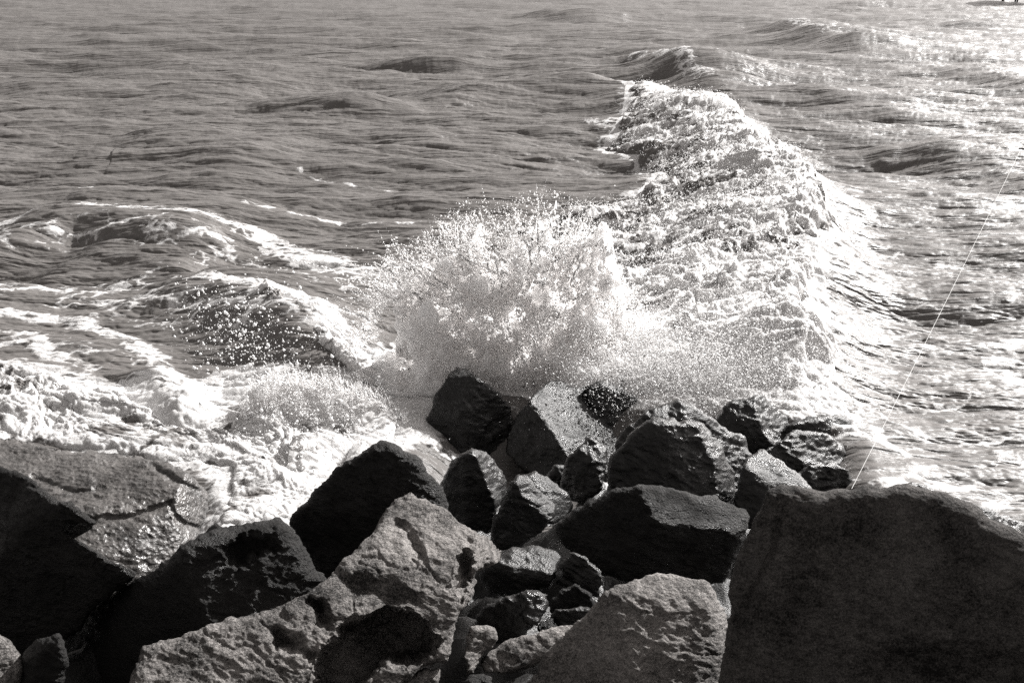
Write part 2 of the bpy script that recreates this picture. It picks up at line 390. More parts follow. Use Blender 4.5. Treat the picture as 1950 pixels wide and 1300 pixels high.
# ------------------------------------------------------------------ thick foam bodies
def billow(P, octs, seed, f0, a0, gain=0.58, lac=2.1):
    o = np.zeros(len(P)); a = a0; f = f0
    for k in range(octs):
        q = pnoise(P*f+17.3*k, seed+k)
        o += a*(0.35+0.75*q if k < 2 else (np.sqrt(q*q+0.003)-0.05)*1.7); f *= lac; a *= gain
    return o
def foam_body(name, poly_px, zref, lift, amp, f0, octs, naz, nr, seed, fade=0.5, flow=(1, 1), tear=0.35, dens=0.75):
    pw = wpoly(poly_px, zref)
    az = np.arctan2(pw[:, 0], pw[:, 1]); yy = pw[:, 1]
    X, Y, F = polar(az.min()-0.01, az.max()+0.01, naz, yy.min()*0.97, yy.max()*1.03, nr)
    d, s, t = seg_dist(X, Y, pw, True); d = np.where(in_poly(X, Y, pw), d, -d)
    rng = np.stack([X, Y, X*0+seed], -1)
    d = d + fade*tear*2*fbm(rng*1.3, 5, seed+5)
    m = smooth(-0.15*fade, fade, d)
    ds, ss, _ = seg_dist(X, Y, SHORE); calm = (0.25+0.75*smooth(0.1, -1.3, ds*ss))*(1-0.6*smooth(24, 38, Y))
    keep_v = d > -0.6*fade
    x, y, z = sea(X, Y)
    ang = math.atan2(flow[1], flow[0]); c, s_ = math.cos(ang), math.sin(ang)
    Q = np.stack([(X*c+Y*s_)*0.6, -X*s_+Y*c, z*0.7], -1)
    wv = np.stack([fbm(Q*1.1, 3, seed+20), fbm(Q*1.1, 3, seed+23), fbm(Q*1.1, 3, seed+26)], -1)
    Q = Q + 0.35*wv
    b = billow(Q, octs, seed+40, f0, amp)
    z = z + m*(lift + b)*calm - (1-m)*0.28
    h = 0.5*m*amp*calm
    x = x + h*fbm(Q*2.2, 4, seed+70); y = y + h*fbm(Q*2.2, 4, seed+80)
    kf = keep_v[F].all(1); F = F[kf]
    used = np.unique(F); mp = np.full(len(X), -1); mp[used] = np.arange(len(used))
    if callable(dens): dens = dens(X[used], Y[used])
    else: dens = np.full(len(used), dens)
    dens_ = np.zeros(len(X)); dens_[used] = dens
    fo = m*(dens_ + 0.34*fbm(Q*1.6, 4, seed+95)) + 0.15*m*b/amp
    return np.stack([x, y, z], -1)[used], mp[F], fo[used]
V, F, _m = foam_body("breaking_wave", BRK, 0.35, 0.02, 0.26, 0.8, 8, 760, 860, 11, 0.55, (1, 0.35),
                      dens=lambda X, Y: 0.44+0.34*np.exp(-(seg_dist(X, Y, MAIN)[0]/1.3)**2)+0.22*(1-smooth(11, 15, Y))-0.20*smooth(26, 38, Y))
brk = empty("breaking_wave", (4.5, 16, 0))
bo = mesh_np("foam_crest", V-np.array([4.5, 16, 0]), F, M_WATER, brk, attrs={"foam": _m})
tag(brk, "long bright white breaker of tumbling foam reaching from far sea to the black rocks", "wave")
V1 = V
LEFTF = [(-150, 700), (0, 690), (60, 715), (150, 740), (260, 760), (330, 790), (400, 800), (480, 790), (560, 760), (660, 740), (740, 750),
         (770, 800), (730, 860), (680, 880), (640, 940), (560, 990), (430, 1010), (380, 1000), (380, 900), (200, 870), (0, 850), (-150, 860)]
V, F, _m = foam_body("foam_wash", LEFTF, 0.1, 0.02, 0.12, 1.8, 7, 700, 420, 211, 0.22, (1, -0.6), dens=0.60)
wash = mesh_np("foam_wash", V, F, M_WATER, attrs={"foam": _m})
tag(wash, "churning grey white foam filling the pool between the flat slab and the dark rocks", "foam")
CURL = [(380, 545), (430, 540), (500, 560), (570, 600), (640, 640), (690, 665), (660, 690), (600, 665), (520, 625), (450, 580)]
V, F, _m = foam_body("wave_crest", CURL, 0.35, 0.0, 0.09, 2.5, 6, 420, 260, 311, 0.35, (1, -0.5), dens=0.55)
curl = mesh_np("wave_crest", V, F, M_WATER, attrs={"foam": _m})
tag(curl, "small curling wave with a bright foam crest left of the tall splash", "wave")

# ------------------------------------------------------------------ boulders
class Plane: pass
def resample(P, step):
    P = np.asarray(P, float); Q = np.vstack([P, P[:1]]); out = []
    for i in range(len(P)):
        L = np.hypot(*(Q[i+1]-Q[i])); k = max(1, int(L/step))
        for j in range(k): out.append(Q[i]+(Q[i+1]-Q[i])*j/k)
    return np.array(out)
ROCKN = [0]
def rock(label, outline, d0, planes, mat, step=3.0, T=None, rnd=0.03, rough=1.0, jag=1.0, strata=(0.3, 0.2), name="rock", cat="rock",
         group="dark boulders along the shore", dents=(), facets=3):
    """outline: silhouette in photo pixels; d0: distance of the rock; planes: (px,py,dd, tilt from level, yaw) faces of the broken stone"""
    ROCKN[0] += 1; seed = 400+ROCKN[0]*17
    O = resample(outline, step)
    for _ in range(2): O = 0.25*np.roll(O, 1, 0)+0.5*O+0.25*np.roll(O, -1, 0)
    pm = d0/FPX                                                   # metres per photo pixel
    e3 = np.stack([O[:, 0]*pm*6, O[:, 1]*pm*6, O[:, 0]*0+seed], -1)
    nrm = np.roll(O, -1, 0)-np.roll(O, 1, 0); nrm = np.stack([nrm[:, 1], -nrm[:, 0]], -1); nrm /= np.linalg.norm(nrm, axis=1, keepdims=True)+1e-9
    O = O + nrm*(fbm(e3, 4, seed, 0.55)*0.022*jag/pm)[:, None]
    x0, y0 = O.min(0); x1, y1 = O.max(0)
    gx, gy = np.meshgrid(np.arange(x0, x1, step), np.arange(y0, y1, step*0.87), indexing='ij')
    gx = gx + (np.arange(gx.shape[1]) % 2)[None, :]*step*0.5
    rs = np.random.RandomState(seed)
    gx = gx.ravel()+rs.uniform(-.2, .2, gx.size)*step; gy = gy.ravel()+rs.uniform(-.2, .2, gy.size)*step
    ins = in_poly(gx, gy, O); gx, gy = gx[ins], gy[ins]
    d, _, _ = seg_dist(gx, gy, O[::2], True); k = d > step*0.7; gx, gy, d = gx[k], gy[k], d[k]
    pts = np.vstack([O, np.stack([gx, gy], -1)]); nO = len(O)
    edge = np.r_[np.zeros(nO), d]*pm
    res = delaunay_2d_cdt([Vector(p) for p in pts], [], [list(range(nO))], 1, 1e-4)
    vo = np.array([tuple(v) for v in res[0]]); Ft = np.array([f for f in res[2] if len(f) == 3], int)
    if len(vo) != len(pts):
        dd, _, _ = seg_dist(vo[:, 0], vo[:, 1], O[::2], True); edge = dd*pm; edge[:nO] = 0
    r = rays(vo[:, 0], vo[:, 1]); r3 = r
    # depth = furthest of the face planes (entry into a convex stone); each face is a little uneven
    base = np.stack([vo[:, 0]*pm, vo[:, 1]*pm, vo[:, 0]*0], -1)
    D = None; kk = 0.008
    fr = np.random.RandomState(seed+5); allp = []
    for (px, py, dd, al, be) in planes:                           # chipped sub-faces around every main face
        allp.append((px, py, dd, al, be, 1.0))
        for q in range(facets):
            ox, oy = fr.uniform(-.45, .45, 2)*np.array([x1-x0, y1-y0])*0.6
            al2, be2 = al+fr.uniform(-17, 17), be+fr.uniform(-28, 28)
            nn = np.array([math.sin(R(al))*math.sin(R(be)), -math.sin(R(al))*math.cos(R(be)), math.cos(R(al))])
            rr = rays(px+ox, py+oy); dp = float(nn @ (at_d(px, py, np.array(d0+dd))-CAM))/min(float(rr @ nn), -.1)
            if abs(dp-d0) > 1.2: continue
            allp.append((px+ox, py+oy, dp-d0+fr.uniform(-.01, .03), al2, be2, 1.0))
    for i, (px, py, dd, al, be, _) in enumerate(allp):
        al, be = R(al), R(be)
        n = np.array([math.sin(al)*math.sin(be), -math.sin(al)*math.cos(be), math.cos(al)])
        P0 = at_d(px, py, np.array(d0+dd))
        den = np.minimum(r @ n, -0.10)
        di = float(n @ (P0-CAM))/den
        di = np.clip(di, d0-2.0, d0+2.2)
        di = di + rough*(0.016*fbm(base*2.2, 3, seed+50+i*9)+0.009*fbm(base*9, 3, seed+54+i*9))
        D = di if D is None else np.where(np.abs(D-di) < kk*4, np.maximum(D, di)+kk*np.maximum(0, 1-np.abs(D-di)/(kk*4))**2, np.maximum(D, di))
    for (poly, dep, rp) in dents:                                 # broken out hollows
        dq, _, _ = seg_dist(vo[:, 0], vo[:, 1], poly, True); dq = np.where(in_poly(vo[:, 0], vo[:, 1], poly), dq, -dq)
        dq = dq + min(15, rp*1.1)*fbm(base*8, 4, seed+90, 0.6); D = D + dep*smooth(-rp*0.5, rp*1.6, dq)
    q = np.clip(edge/rnd, 0, 1); D = D + rnd*(1-np.sqrt(1-(1-q)**2))
    V = CAM + r*D[:, None]
    # back of the stone
    if T is None: T = 0.55*min(x1-x0, y1-y0)*pm+0.15
    c = O.mean(0); rings = [V]; faces = [Ft]; prev = np.arange(nO); off = len(V)
    dm = np.median(D)
    Db = D[:nO]
    for sc_, td in ((0.97, 0.18), (0.86, 0.5), (0.6, 0.85)):
        ring = c+(vo[:nO]-c)*sc_
        dep = (Db*(1-td)+dm*td)+T*td
        rings.append(CAM+rays(ring[:, 0], ring[:, 1])*dep[:, None])
        cur = off+np.arange(nO); off += nO
        a, b = prev, np.roll(prev, -1); a2, b2 = cur, np.roll(cur, -1)
        faces.append(np.stack([a, a2, b], -1)); faces.append(np.stack([b, a2, b2], -1)); prev = cur
    rings.append((CAM+rays(c[0], c[1])*(dm+T))[None]); ci = off
    faces.append(np.stack([prev, np.full(nO, ci), np.roll(prev, -1)], -1))
    V = np.vstack(rings); F = np.vstack(faces)
    # consistent outward orientation
    n0 = np.cross(V[Ft[:, 1]]-V[Ft[:, 0]], V[Ft[:, 2]]-V[Ft[:, 0]]); toward = ((CAM-V[Ft[:, 0]])*n0).sum(1).sum()
    if toward < 0: F[:len(Ft)] = F[:len(Ft), ::-1]
    nb = np.cross(V[F[len(Ft):, 1]]-V[F[len(Ft):, 0]], V[F[len(Ft):, 2]]-V[F[len(Ft):, 0]])
    cen = V.mean(0)
    if ((V[F[len(Ft):, 0]]-cen)*nb).sum() < 0: F[len(Ft):] = F[len(Ft):, ::-1]
    N = vnormals(V, F)
    a1, a2 = strata; c1, s1, c2, s2 = math.cos(a1), math.sin(a1), math.cos(a2), math.sin(a2)
    Q = V @ np.array([[c1, 0, -s1], [0, 1, 0], [s1, 0, c1]]).T @ np.array([[1, 0, 0], [0, c2, -s2], [0, s2, c2]]).T
    Qs = Q*np.array([1, 1, 2.8])
    disp = 0.010*fbm(V*3, 3, seed+1)-0.008*np.abs(fbm(Qs*5, 3, seed+5))+0.0045*fbm(Qs*13, 3, seed+9, 0.6)+0.0022*fbm(Qs*38, 2, seed+11)-0.007*np.maximum(0, 0.06-np.abs(fbm(Qs*1.7+9, 4, seed+13)))/0.06
    V = V + N*(rough*disp)[:, None]
    o = mesh_np(name, V, F, mat)
    return tag(o, label, cat, group)

B = d_bed
# --- at the water's edge
rock("wet black pointed rock standing right under the tall splash",
     [(790, 850), (812, 800), (832, 745), (850, 715), (870, 698), (892, 703), (912, 720), (950, 748), (974, 772), (980, 800), (985, 870), (960, 950), (860, 960), (790, 900)],
     d_z(800)-0.1, [(870, 780, 0, 65, -10), (870, 705, .05, 25, 20), (940, 800, 0.05, 65, 55)], M_WET, rough=1.4)
rock("wet glittering rock with a coarse lit face, right of the pointed rock",
     [(975, 800), (990, 782), (1040, 728), (1065, 722), (1090, 735), (1125, 738), (1160, 745), (1180, 770), (1195, 800), (1185, 870), (1150, 920), (1060, 920), (1000, 900), (960, 860)],
     d_z(830)-0.1, [(1090, 850, 0, 50, 34), (1060, 735, 0.10, 15, 20), (985, 850, 0.05, 75, -50)], M_WET, rough=1.6)
rock("low black wet rock catching spray behind the glittering rock",
     [(1110, 740), (1140, 722), (1180, 735), (1230, 770), (1250, 800), (1230, 850), (1150, 850)],
     d_z(800)+0.2, [(1180, 800, 0, 60, 10), (1180, 740, .1, 25, 20)], M_WET, rough=1.8)
rock("black rock showing as a ridge behind the large rounded dome rock",
     [(1170, 850), (1185, 820), (1235, 775), (1290, 762), (1320, 772), (1350, 790), (1385, 815), (1420, 832), (1432, 870), (1425, 900), (1410, 940), (1200, 940)],
     B(925)+0.15, [(1300, 840, 0.0, 62, 15), (1290, 770, 0.1, 30, 15), (1390, 850, 0.0, 55, 60)], M_WET, rough=1.6)
rock("large rounded dome of dark rock with a lit right flank, mid right",
     [(1150, 905), (1165, 868), (1200, 825), (1240, 792), (1285, 795), (1330, 800), (1350, 815), (1375, 850), (1398, 900), (1410, 945), (1395, 975), (1330, 1000), (1180, 1000), (1155, 950)],
     B(960)-0.05, [(1250, 860, 0, 66, -10), (1250, 795, 0.02, 25, 10), (1350, 870, 0.0, 55, 62)], M_WET, rough=1.3, rnd=0.05)
rock("black craggy rock with a pointed top behind the large rounded dome rock",
     [(1360, 800), (1372, 775), (1398, 762), (1450, 751), (1468, 765), (1492, 788), (1518, 802), (1510, 835), (1470, 860), (1430, 880), (1400, 850)],
     d_z(855)-0.1, [(1400, 810, 0, 60, -20), (1420, 765, 0.05, 25, 10), (1470, 800, 0.03, 62, 40)], M_WET, rough=1.8)
rock("long low black rock with a rounded end poking out into the foam",
     [(1470, 830), (1500, 805), (1540, 796), (1590, 790), (1612, 792), (1626, 802), (1624, 825), (1600, 836), (1560, 850), (1480, 870)],
     d_z(838)-0.05, [(1560, 820, 0, 62, 10), (1560, 797, .05, 22, 10)], M_WET, rough=1.3, rnd=0.05)
rock("rough black rock with a blunt right end, below the long low rock",
     [(1450, 860), (1475, 840), (1515, 820), (1565, 822), (1600, 842), (1612, 866), (1600, 890), (1540, 900), (1470, 890)],
     d_z(885)-0.1, [(1530, 860, 0, 58, 5), (1530, 825, .05, 25, 15), (1590, 860, .04, 60, 55)], M_WET, rough=1.8)
rock("small black rock at the waterline touching the giant boulder's left corner",
     [(1510, 905), (1540, 885), (1585, 876), (1615, 892), (1628, 915), (1615, 940), (1540, 950)],
     d_z(925)-0.15, [(1570, 915, 0, 60, 0), (1570, 882, .05, 25, 25)], M_WET, rough=1.6)
rock("sloping wet rock with a lit upper surface, behind the giant boulder's left corner",
     [(1395, 960), (1408, 910), (1425, 870), (1450, 850), (1475, 862), (1510, 895), (1560, 935), (1540, 1000), (1420, 1010)],
     B(975)+0.1, [(1460, 930, 0, 35, 15), (1430, 960, 0, 70, -30), (1450, 860, .1, 20, 20)], M_WET, rough=1.2)
rock("thin wet rock edge peeking over the right shoulder of the giant boulder",
     [(1690, 925), (1720, 918), (1760, 925), (1800, 940), (1880, 965), (1990, 1010), (1990, 1060), (1800, 1050), (1700, 980)],
     B(1010)+0.9, [(1800, 960, 0, 30, 15)], M_WET, rough=1.5)
# --- middle
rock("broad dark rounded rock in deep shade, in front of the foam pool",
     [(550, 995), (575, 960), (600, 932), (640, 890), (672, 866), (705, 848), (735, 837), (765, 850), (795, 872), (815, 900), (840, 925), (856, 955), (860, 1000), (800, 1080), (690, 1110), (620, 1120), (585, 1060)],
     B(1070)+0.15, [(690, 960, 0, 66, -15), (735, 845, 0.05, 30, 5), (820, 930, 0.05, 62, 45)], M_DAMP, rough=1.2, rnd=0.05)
rock("black block with a lit right edge and speckled cap beside the broad shaded rock",
     [(835, 925), (850, 890), (872, 862), (900, 850), (925, 860), (942, 874), (960, 898), (964, 930), (955, 960), (930, 1020), (860, 1010), (840, 970)],
     B(1000)+0.2, [(890, 920, 0, 80, -15), (895, 872, 0, 30, 10), (930, 900, 0, 60, 60)], M_WET, rough=1.0, rnd=0.04)
rock("dark knuckle shaped rock with a ridged lit shoulder, centre of the gap",
     [(935, 1000), (950, 960), (970, 920), (988, 904), (1012, 912), (1040, 940), (1056, 962), (1054, 985), (1030, 1020), (980, 1050), (930, 1040)],
     B(1020)+0.15, [(980, 970, 0, 65, -20), (1010, 935, -0.02, 30, 30), (1045, 975, 0, 75, 20)], M_WET, rough=1.4)
rock("smooth speckled rock half hidden behind the knuckle shaped rock",
     [(990, 905), (1020, 896), (1050, 912), (1080, 938), (1095, 962), (1088, 985), (1050, 1000), (1000, 960)],
     B(1000)+0.4, [(1050, 960, 0, 50, 20), (1050, 925, .05, 25, 10)], M_WET, rough=0.7)
rock("small sharp wet rock at the foot of the glittering rock",
     [(1062, 915), (1075, 880), (1100, 850), (1125, 828), (1150, 845), (1158, 880), (1150, 930), (1110, 960), (1070, 950)],
     B(950)+0.15, [(1095, 900, 0, 66, -25), (1130, 860, 0, 45, 40)], M_WET, rough=1.5)
rock("tiny wet stone wedged below the glittering rock",
     [(1040, 900), (1060, 882), (1078, 890), (1082, 908), (1060, 920), (1040, 915)],
     B(930)+0.2, [(1060, 900, 0, 50, 10)], M_WET, rough=1.0, rnd=0.03)
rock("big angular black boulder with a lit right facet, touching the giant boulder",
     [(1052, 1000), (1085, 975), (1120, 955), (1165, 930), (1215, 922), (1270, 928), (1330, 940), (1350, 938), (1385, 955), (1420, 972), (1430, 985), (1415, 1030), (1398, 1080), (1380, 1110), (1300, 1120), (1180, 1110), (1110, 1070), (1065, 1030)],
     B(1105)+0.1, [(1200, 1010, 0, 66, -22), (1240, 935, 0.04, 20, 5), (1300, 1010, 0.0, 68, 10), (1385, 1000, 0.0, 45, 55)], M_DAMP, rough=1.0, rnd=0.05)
rock("flat topped damp rock with a thin lit surface, centre below the knuckle shaped rock",
     [(910, 1100), (935, 1065), (965, 1046), (1010, 1041), (1050, 1044), (1068, 1060), (1062, 1090), (1045, 1115), (1000, 1140), (930, 1140)],
     B(1120)+0.15, [(1000, 1065, 0, 30, 10), (970, 1085, -0.03, 75, -25)], M_WET, rough=0.9, rnd=0.04)
rock("small jagged wet rock between the flat topped rock and the angular black boulder",
     [(1060, 1110), (1072, 1075), (1090, 1050), (1115, 1058), (1140, 1080), (1152, 1105), (1140, 1140), (1090, 1145)],
     B(1130)+0.15, [(1100, 1100, 0, 66, -10), (1110, 1062, 0, 35, 25)], M_WET, rough=1.5, rnd=0.03)
rock("dark stone under the jagged wet rock",
     [(1050, 1140), (1070, 1120), (1100, 1108), (1125, 1125), (1135, 1160), (1090, 1180), (1050, 1170)],
     B(1160)+0.15, [(1090, 1145, 0, 60, 0)], M_DAMP, rough=1.3, rnd=0.03)
rock("wet ridge backed rock with glints along its crest, lower centre",
     [(895, 1190), (915, 1160), (945, 1138), (985, 1122), (1025, 1120), (1046, 1132), (1040, 1165), (1010, 1195), (960, 1225), (900, 1220)],
     B(1200)+0.1, [(970, 1165, 0, 66, -15), (985, 1135, 0, 30, 15)], M_WET, rough=1.4, rnd=0.04)
rock("small pale knob of rock standing in the dark gap, lower centre",
     [(882, 1250), (886, 1215), (902, 1197), (930, 1193), (946, 1205), (938, 1230), (918, 1250), (905, 1285), (885, 1290)],
     B(1270)+0.15, [(905, 1235, 0, 50, 30), (915, 1203, 0, 25, 15)], M_DRY, rough=1.4, rnd=0.03)
rock("flat tilted slab of speckled rock left of the pale flat topped boulder",
     [(915, 1262), (935, 1235), (975, 1215), (1030, 1200), (1080, 1190), (1110, 1195), (1095, 1215), (1060, 1240), (1010, 1265), (960, 1285), (922, 1280)],
     B(1270)+0.15, [(1000, 1240, 0, 36, -5), (1010, 1258, -0.02, 80, 10)], M_DRY, rough=0.8, rnd=0.03)
rock("thin edged dark stone tucked behind the pale flat topped boulder",
     [(1040, 1175), (1065, 1160), (1105, 1152), (1135, 1158), (1120, 1195), (1060, 1205)],
     B(1190)+0.2, [(1090, 1180, 0, 70, -10), (1090, 1160, 0, 25, 10)], M_WET, rough=1.2, rnd=0.02)
rock("small rounded pebble of rock above the flat tilted slab",
     [(1018, 1195), (1030, 1180), (1050, 1175), (1062, 1188), (1055, 1205), (1025, 1208)],
     B(1210)+0.2, [(1040, 1190, 0, 45, 0)], M_DAMP, rough=1.0, rnd=0.03)
rock("broken stone showing at the bottom edge, right of the long ridged boulder",
     [(745, 1310), (770, 1285), (805, 1268), (838, 1270), (840, 1295), (835, 1340), (760, 1350)],
     B(1320)+0.1, [(800, 1300, 0, 40, -5), (820, 1300, -0.01, 65, 50)], M_DRY, rough=1.0, rnd=0.03)
rock("low dark stone at the bottom edge under the pale knob",
     [(880, 1310), (895, 1292), (920, 1280), (940, 1290), (950, 1320), (900, 1340)],
     B(1310)+0.15, [(915, 1300, 0, 40, 0)], M_DAMP, rough=1.2, rnd=0.03)
# --- left
rock("big flat slab with a glinting wet top, far left beside the foam pool",
     [(-160, 850), (-60, 838), (0, 834), (60, 842), (120, 856), (200, 862), (270, 868), (320, 880), (360, 900), (402, 945), (395, 975), (380, 1015), (360, 1050), (300, 1100), (200, 1180), (60, 1200), (-160, 1200)],
     B(1050)+0.45, [(200, 960, 0, 14, 8), (380, 960, 0.0, 65, 60)], M_SLAB, rough=1.0, rnd=0.06, T=0.7, strata=(0.1, 0.9),
     dents=(([(150, 985), (250, 976), (330, 948), (334, 958), (255, 990), (160, 1000)], 0.035, 4), ([(285, 872), (330, 905), (385, 932), (380, 942), (322, 918), (280, 884)], 0.04, 4),
            ([(326, 950), (348, 988), (388, 1000), (382, 1012), (338, 1002), (316, 958)], 0.04, 4), ([(60, 900), (140, 930), (200, 925), (200, 934), (138, 944), (55, 912)], 0.03, 4)))
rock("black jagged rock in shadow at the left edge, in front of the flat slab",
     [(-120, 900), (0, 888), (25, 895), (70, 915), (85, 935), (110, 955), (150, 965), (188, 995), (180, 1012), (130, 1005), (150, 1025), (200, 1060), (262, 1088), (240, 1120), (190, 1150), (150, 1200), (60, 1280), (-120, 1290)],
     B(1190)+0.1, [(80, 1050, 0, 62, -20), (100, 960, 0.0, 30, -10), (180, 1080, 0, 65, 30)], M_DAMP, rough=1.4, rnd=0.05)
rock("long leaning boulder with a glittering upper right end, left of the ridged boulder",
     [(385, 1015), (440, 1000), (500, 990), (535, 982), (555, 995), (575, 1030), (600, 1075), (625, 1105), (600, 1140), (520, 1190), (420, 1240), (330, 1300), (240, 1380), (60, 1380), (80, 1300), (115, 1220), (150, 1180), (200, 1140), (250, 1110), (300, 1075), (345, 1040)],
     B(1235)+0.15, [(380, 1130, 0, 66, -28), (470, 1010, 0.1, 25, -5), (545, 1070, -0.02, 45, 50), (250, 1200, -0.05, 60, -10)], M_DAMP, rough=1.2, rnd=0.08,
     dents=(([(430, 1060), (455, 1020), (520, 1015), (530, 1045), (490, 1065), (455, 1085)], 0.10, 15),))
rock("small lit stone cut off by the bottom left corner",
     [(-60, 1210), (0, 1202), (22, 1222), (42, 1255), (38, 1300), (-60, 1340)],
     B(1300)-0.05, [(0, 1250, 0, 40, 20)], M_DRY, rough=1.0, rnd=0.04)
rock("dark stone between the bottom left corner stone and the long leaning boulder",
     [(35, 1310), (50, 1245), (70, 1215), (110, 1210), (130, 1240), (130, 1330), (40, 1350)],
     B(1320)+0.0, [(80, 1260, 0, 60, 0), (85, 1222, 0, 25, 10)], M_DAMP, rough=1.2, rnd=0.05)
# --- foreground
rock("long pale ridged boulder running from centre to the bottom left, lit along its top",
     [(235, 1310), (262, 1260), (272, 1232), (330, 1205), (400, 1188), (470, 1172), (525, 1160), (580, 1130), (632, 1100), (680, 1045), (712, 1010), (728, 975), (745, 945), (780, 935),
      (830, 962), (875, 992), (915, 1015), (955, 1048), (950, 1065), (908, 1092), (895, 1130), (880, 1180), (865, 1235), (850, 1262), (800, 1270), (740, 1310), (700, 1400), (230, 1400)],
     B(1270)-0.15, [(690, 1080, 0, 15, -5), (830, 1080, -0.02, 50, 40), (450, 1240, -0.05, 22, -5), (720, 1230, -0.28, 80, 15), (880, 1070, 0.0, 70, 70), (850, 1000, 0.03, 22, 25)],
     M_DRY, rough=1.25, rnd=0.04, step=2.6, dents=(([(595, 1320), (610, 1245), (655, 1195), (720, 1172), (775, 1160), (800, 1180), (832, 1215), (830, 1250), (740, 1270), (690, 1320)], 0.32, 14),
           ([(583, 1142), (598, 1130), (625, 1150), (640, 1180), (625, 1205), (600, 1190)], 0.10, 14),
           ([(505, 1195), (530, 1190), (570, 1210), (605, 1235), (600, 1265), (560, 1250), (515, 1230)], 0.09, 16),
           ([(870, 1060), (885, 1048), (908, 1070), (902, 1105), (880, 1145), (868, 1110)], 0.16, 9),
           ([(748, 985), (775, 990), (812, 1050), (815, 1078), (790, 1062), (765, 1030)], 0.05, 10),
           ([(640, 1095), (700, 1090), (800, 1130), (800, 1150), (720, 1165), (660, 1150)], 0.05, 25)))
rock("pale boulder with a smooth flat round top, bottom right of centre",
     [(985, 1330), (1020, 1275), (1060, 1225), (1095, 1185), (1125, 1150), (1160, 1122), (1190, 1105), (1235, 1092), (1285, 1094), (1340, 1105), (1362, 1128), (1372, 1148), (1392, 1172), (1394, 1225), (1380, 1290), (1360, 1400), (980, 1400)],
     B(1310)-0.1, [(1270, 1165, 0, 9, 0), (1195, 1190, -0.01, 56, -42), (1270, 1207, -0.015, 37, -5), (1345, 1186, -0.01, 50, 30), (1130, 1190, 0.03, 50, -40), (1375, 1200, 0.02, 55, 60)], M_PALE, rough=0.9, rnd=0.03, step=2.6, facets=0)
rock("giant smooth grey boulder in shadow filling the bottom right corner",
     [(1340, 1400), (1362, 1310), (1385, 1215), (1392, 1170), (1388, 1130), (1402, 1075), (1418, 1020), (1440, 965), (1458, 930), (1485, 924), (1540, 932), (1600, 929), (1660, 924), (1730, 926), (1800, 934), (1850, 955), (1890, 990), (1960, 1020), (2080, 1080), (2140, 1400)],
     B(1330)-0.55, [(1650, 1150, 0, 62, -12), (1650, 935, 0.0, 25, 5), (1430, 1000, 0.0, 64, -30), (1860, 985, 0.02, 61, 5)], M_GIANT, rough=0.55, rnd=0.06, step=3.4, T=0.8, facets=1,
     dents=(([(1396, 1190), (1428, 1110), (1462, 1050), (1476, 985), (1488, 990), (1476, 1062), (1440, 1122), (1408, 1195)], 0.02, 6),
            ([(1620, 1290), (1660, 1240), (1800, 1225), (1960, 1240), (1960, 1400), (1630, 1400)], 0.03, 12)))
rock("sunlit sliver of rock behind the right end of the giant boulder",
     [(1840, 985), (1870, 985), (1910, 998), (1960, 1012), (2080, 1040), (2080, 1100), (1900, 1080)],
     B(1100)+0.2, [(1930, 1005, 0, 20, 10)], M_DRY, rough=0.8, rnd=0.03)
# ground the boulders lie on
gx, gy = np.meshgrid(np.linspace(-8, 8, 320), np.linspace(-2, 13, 300), indexing='ij')
gz = BED_S*(BED_Y-gy)-0.45+0.3*fbm(np.stack([gx.ravel()*1.6, gy.ravel()*1.6, gx.ravel()*0], -1), 4, 900).reshape(gx.shape)
i = np.arange(gx.size).reshape(gx.shape)
F = np.stack([i[:-1, :-1], i[1:, :-1], i[1:, 1:], i[:-1, 1:]], -1).reshape(-1, 4)
tag(mesh_np("ground", np.stack([gx.ravel(), gy.ravel(), gz.ravel()], -1), F, M_WET), kind="structure")

